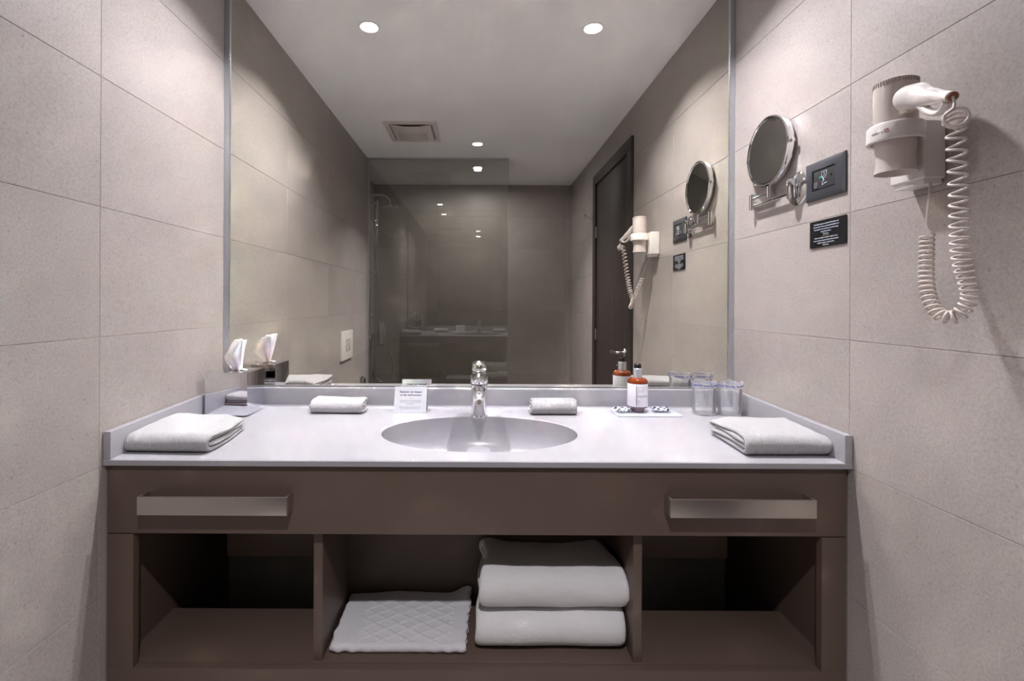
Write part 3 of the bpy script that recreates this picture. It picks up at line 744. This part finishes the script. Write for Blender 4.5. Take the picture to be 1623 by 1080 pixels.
# ------------------------------------------------------------------ magnifying mirror on the right wall
mc = (.846, 1.414, H(.447))
mm = thing('magnifying_mirror', 'round chrome magnifying mirror on a folding double wall arm', 'mirror', (XR, 1.31, H(.313)))
ax = (-1, 0, 0)
part('rim', lathe([(.0945, .001), (.0955, .0035), (.0985, .004), (.1025, .002), (.1035, -.003), (.1025, -.012), (.099, -.0165), (.085, -.0185), (0, -.0195)], mc, ax, 72, caps=False), CHROME, mm, 30)
part('mirror_glass', lathe([(r, -.0025+.0035*(r/.095)**2) for r in (.0, .02, .04, .06, .08, .095)], mc, ax, 64, caps=False), mat('magnifier_glass', (.60, .60, .565), 0, 1.0), mm, 60)
for s in (-1, 1):
    part('tilt_knob', lathe([(.0, 0), (.006, .0), (.006, .006), (.004, .008), (0, .008)], (mc[0]+.006, mc[1]+s*.103, mc[2]-.0), (0, s, 0), 18, caps=False), CHROME, mm)
part('rim_stem', sweep([(mc[0]+.006, mc[1], H(.312)), (mc[0]+.006, mc[1], mc[2]-.102)], .0075, 18), CHROME, mm)
XA2 = mc[0]+.007
part('arm', sweep([(XA2, 1.313, H(.303)), (XA2+.0, 1.500, H(.303))], .0048, 16), CHROME, mm)
part('arm', sweep([(XA2, mc[1]-.006, H(.3265)), (XA2, 1.500, H(.3265))], .0048, 16), CHROME, mm)
part('pivot', lathe([(.0, -.024), (.0085, -.024), (.0085, .024), (0, .024)], (XA2, 1.503, H(.315)), n=20, caps=False), CHROME, mm)
part('wall_base', lathe([(.0, 0), (.045, 0), (.045, .003), (.041, .006), (.012, .0095), (0, .0095)], (XR-.0005, 1.308, H(.313)), ax, 56, caps=False), CHROME, mm)
part('swivel', lathe([(.0, -.026), (.0135, -.026), (.0145, -.023), (.0145, .023), (.0135, .026), (0, .026)], (XA2+.0, 1.308, H(.313)), n=30, caps=False), CHROME, mm)

# ------------------------------------------------------------------ shaver socket and notice plate
xs_ = XR-.0005
so = thing('shaver_socket', 'anthracite shaver socket plate on the wall beside the magnifying mirror', 'socket', (XR, 1.20, H(.315)))
pb = bmesh.new(); oy0, oy1, oz0, oz1 = 1.135, 1.272, H(.2665), H(.364)
iy0, iy1, iz0, iz1 = 1.163, 1.240, H(.290), H(.340)
def quadring(x, a): return [pb.verts.new((x, *q)) for q in ((a[0], a[2]), (a[1], a[2]), (a[1], a[3]), (a[0], a[3]))]
def inset(d, oy=(oy0, oy1, oz0, oz1)): return (oy[0]+d, oy[1]-d, oy[2]+d, oy[3]-d)
rs_ = [quadring(xs_, inset(0)), quadring(xs_-.004, inset(0)), quadring(xs_-.0085, inset(.012)), quadring(xs_-.0095, (iy0-.001, iy1+.001, iz0-.001, iz1+.001)), quadring(xs_-.004, (iy0, iy1, iz0, iz1))]
for a, b in zip(rs_, rs_[1:]):
    for i in range(4): pb.faces.new((a[i], a[(i+1) % 4], b[(i+1) % 4], b[i]))
pb.faces.new(rs_[-1])
part('frame', pb, GREYP, so, 20)
mo = part('socket_module', box(xs_-.0075, xs_-.0035, iy0+.002, iy1-.002, iz0+.002, iz1-.002, .0008), DGREY, so)
part('switch_key', box(xs_-.009, xs_-.0073, iy1-.019, iy1-.004, iz0+.005, iz0+.020, .0005), mat('key_grey', (.12, .10, .105), .4), mo)
part('pilot_lamp', lathe([(0, 0), (.0038, 0), (.003, .0012), (0, .0014)], (xs_-.0075, iy1-.026, H(.319)), ax, 16, caps=False), GREEN, mo)
for yy, zz in ((iy1-.030, .329), (iy1-.030, .304), (iy0+.013, .318)):
    part('contact_hole', lathe([(0, 0), (.0026, 0), (.0026, .0005), (0, .0005)], (xs_-.0076, yy, H(zz)), ax, 14, caps=False), BLACKC, mo)
def line_part(pts, r, par, m_, nm='printed_symbol'):
    part(nm, sweep([(xs_-.0079, a, H(b)) for a, b in pts], r, 5, up=(1, 0, 0)), m_, par)
yc = (iy0+iy1)/2-.002
line_part([(yc+.008, .333), (yc+.0095, .326), (yc+.008, .319), (yc+.002, .315), (yc-.005, .318), (yc-.008, .326), (yc-.007, .333)], .0007, mo, WINK)
line_part([(yc+.009, .333), (yc+.004, .333)], .0007, mo, WINK); line_part([(yc-.002, .333), (yc-.008, .333)], .0007, mo, WINK)
line_part([(yc+.001, .333), (yc, .322), (yc+.003, .320)], .0006, mo, WINK)
line_part([(yc+.004, .314), (yc+.001, .310), (yc+.008, .305), (yc+.007, .299), (yc-.001, .302), (yc-.009, .303)], .0009, mo, WINK)
npz = thing('notice_plate', 'small black notice plate with white print below the shaver socket', 'sign', (XR, 1.196, H(.178)))
ny0, ny1, nz0, nz1 = 1.134, 1.258, H(.144), H(.212)
pl = part('plate', box(xs_-.003, xs_, ny0, ny1, nz0, nz1, .0005), BLACKP, npz)
nm_ = [('We kindly ask you to switch off the lights and', .86), ('the hair dryer when you leave the bathroom so', .765), ('that together we can help to save the energy', .67), ('and protect nature.', .575), ('Thank you.', .485),
       ('Molimo da iskljucite svjetlo i susilo za kosu', .345), ('kada napustate kupaonicu kako bismo zajedno', .25), ('stedjeli energiju i cuvali prirodu.', .16), ('Hvala Vam.', .075)]
for txt, f in nm_:
    part('printed_line', text_bm(txt, .0046, basis((xs_-.0031, (ny0+ny1)/2+.004, nz0+(nz1-nz0)*f), (0, -1, 0), (0, 0, 1)), depth=.0001), WINK, pl)
part('printed_rule', box(xs_-.0033, xs_-.0029, (ny0+ny1)/2-.008, (ny0+ny1)/2+.016, nz0+.0278, nz0+.0284), GOLD, pl)

# ------------------------------------------------------------------ hair dryer and wall holder
hx, hy = .790, .913
hd = thing('hair_dryer_holder', 'white wall holder for the hair dryer with a round cradle ring', 'holder', (XR, .93, H(.29)))
part('wall_box', box(.826, XR-.0005, .893, .968, H(.236), H(.345), .006, 3), WPLAST, hd)
part('box_underside', box(.830, XR-.003, .898, .962, H(.226), H(.238), .004, 2), WPLAST, hd)
ringp = [(hx+.0405*math.cos(a), hy+.0405*math.sin(a)) for a in [2*PI*i/56 for i in range(56)]]
bm = lathe([(.0385, -.014), (.0415, -.0155), (.0440, -.013), (.0435, .015), (.0410, .0185), (.0375, .0175), (.0375, -.010), (.0385, -.014)], (hx, hy, H(.321)), (.0, .0, 1), 60, caps=False)
cr = part('cradle_ring', bm, WPLAST, hd)
part('ring_neck', box(.829, .850, .895, .932, H(.305), H(.338), .006, 2), WPLAST, hd)
a0 = math.atan2(-hy, -hx)-.55
part('printed_name', text_bm('valera', .0092, Matrix.Translation((hx, hy, H(.3215))), depth=.0001, wrap=wrapl(a0-.10, .0440)), INKG, cr)
cx_, cy_2 = hx+.0441*math.cos(a0+.26), hy+.0441*math.sin(a0+.26)
part('printed_emblem', lathe([(0, 0), (.0046, 0), (.0046, .0004), (0, .0004)], (cx_, cy_2, H(.3225)), (math.cos(a0+.26), math.sin(a0+.26), 0), 4, caps=False), REDINK, cr)
for q in ((.0010, .0028), (.0028, .0010)):
    tdir = Vector((-math.sin(a0+.26), math.cos(a0+.26), 0)); nrm = Vector((math.cos(a0+.26), math.sin(a0+.26), 0))
    b_ = bmesh.new(); c0 = Vector((cx_, cy_2, H(.3225)))+nrm*.0006
    b_.faces.new([b_.verts.new(c0+tdir*sx_*q[0]+Vector((0, 0, sz_*q[1]))) for sx_, sz_ in ((-1, -1), (1, -1), (1, 1), (-1, 1))])
    part('printed_cross', b_, WINK, cr)
dr = thing('hair_dryer', 'white hair dryer standing nozzle down in its wall holder', 'hair dryer', (hx, hy, H(.25)))
Z = lambda z: H(z)-H(0)
body = part('barrel', lathe([(.0, .4235), (.029, .4235), (.0325, .4215), (.0335, .417), (.0335, .345), (.0330, .33), (.0310, .298), (.0305, .290)], (hx, hy, H(0)), n=56, caps=False), WPLAST2, dr)
part('nozzle', lathe([(.0303, .2905), (.0300, .288), (.0295, .278), (.0302, .262), (.0325, .249), (.0318, .249), (.0285, .262), (.0, .270)], (hx, hy, H(0)), n=56, caps=False), WPLAST2, dr)
gb = bmesh.new()
for i in range(44):
    a = 2*PI*i/44; c_, s_ = math.cos(a), math.sin(a)
    join(gb, box(-.0009, .0009, -.0006, .0006, -.004, .004), Matrix.Translation((hx+.0338*c_, hy+.0338*s_, H(.4165))) @ Matrix.Rotation(a+PI/2, 4, 'Z'))
g_ = part('intake_ribs', gb, mat('vent_shadow', (.38, .31, .27), .5), body); g_['kind'] = 'stuff'
part('rear_grille', lathe([(0, .4242), (.027, .4242), (.0275, .4235)], (hx, hy, H(0)), n=40, caps=False), WPLAST, body)
hpth = crom([(.786, .906, H(.377)), (.782, .885, H(.377)), (.777, .850, H(.369)), (.762, .810, H(.351)), (.752, .780, H(.338)), (.744, .757, H(.328))], 6)
hdl = part('grip', sweep(hpth, interp([(.014, .019), (.018, .024), (.0155, .0225), (.0125, .014), (.0105, .0095), (.0090, .0080)], len(hpth)), 20), WPLAST, dr, 60)
lp = crom([(.776, .846, H(.354)), (.770, .826, H(.334)), (.762, .803, H(.320)), (.753, .781, H(.316)), (.748, .768, H(.324))], 7)
part('finger_loop', sweep(lp, interp([(.009, .007), (.008, .0065), (.0075, .0045), (.007, .004), (.007, .005)], len(lp)), 14), WPLAST, dr, 60)
part('switch', box(.772, .792, .868, .890, H(.349), H(.362), .003), WPLAST2, dr)
part('grip_end', lathe([(0, 0), (.0075, 0), (.0070, .0012), (0, .0012)], (.7435, .7555, H(.3275)), Vector((-.008, -.023, -.010)), 18, caps=False), mat('strain_relief', (.30, .13, .09), .5), dr)
# coiled cord
lead = crom([(.7435, .7555, H(.3275)), (.7425, .752, H(.318)), (.738, .748, H(.306))], 5)
cent = crom([(.738, .744, H(.292)), (.750, .757, H(.290)), (.757, .764, H(.268)), (.768, .770, H(.181)), (.7805, .7795, H(.090)), (.792, .7805, H(.040)), (.7985, .782, H(.010)), (.788, .791, H(-.018)), (.781, .812, H(-.018)), (.784, .835, H(.008)), (.794, .853, H(.050)), (.8177, .8776, H(.128))], 14)
Ls = [0]
for a, b in zip(cent, cent[1:]): Ls.append(Ls[-1]+(b-a).length)
def at_len(s):
    import bisect
    i = min(max(bisect.bisect(Ls, s)-1, 0), len(cent)-2); f = (s-Ls[i])/(Ls[i+1]-Ls[i]+1e-9); return cent[i].lerp(cent[i+1], min(max(f, 0), 1)), (cent[i+1]-cent[i]).normalized()
pts = list(lead); s = 0; ph = PI*.9; tot = Ls[-1]; nper = 13; prv = Vector((1, 0, 0))
while s < tot:
    c_, tg = at_len(s); f = s/tot
    pitch = .0060 if s < .024 else (.0185 if f < .25 else (.0185-.0045*(f-.25)/.13 if f < .38 else (.0140-.004*min(1, (f-.38)/.1))))
    r = .0145 if s < .024 else (.0112 if f < .5 else .0098)
    prv = (prv-tg*prv.dot(tg)).normalized(); q = prv.cross(tg)
    tilt = .10*math.sin(f*47)
    pts.append(c_+prv*r*math.cos(ph)+q*r*math.sin(ph)+tg*r*tilt*math.cos(ph)); ph += 2*PI/nper; s += pitch/nper
pts += crom([pts[-1], Vector((.8185, .8790, H(.145))), Vector((.832, .890, H(.19))), Vector((.8475, .902, H(.232)))], 6)[1:]
part('coiled_cord', sweep(pts, .0021, 7), CORDM, dr, 80)
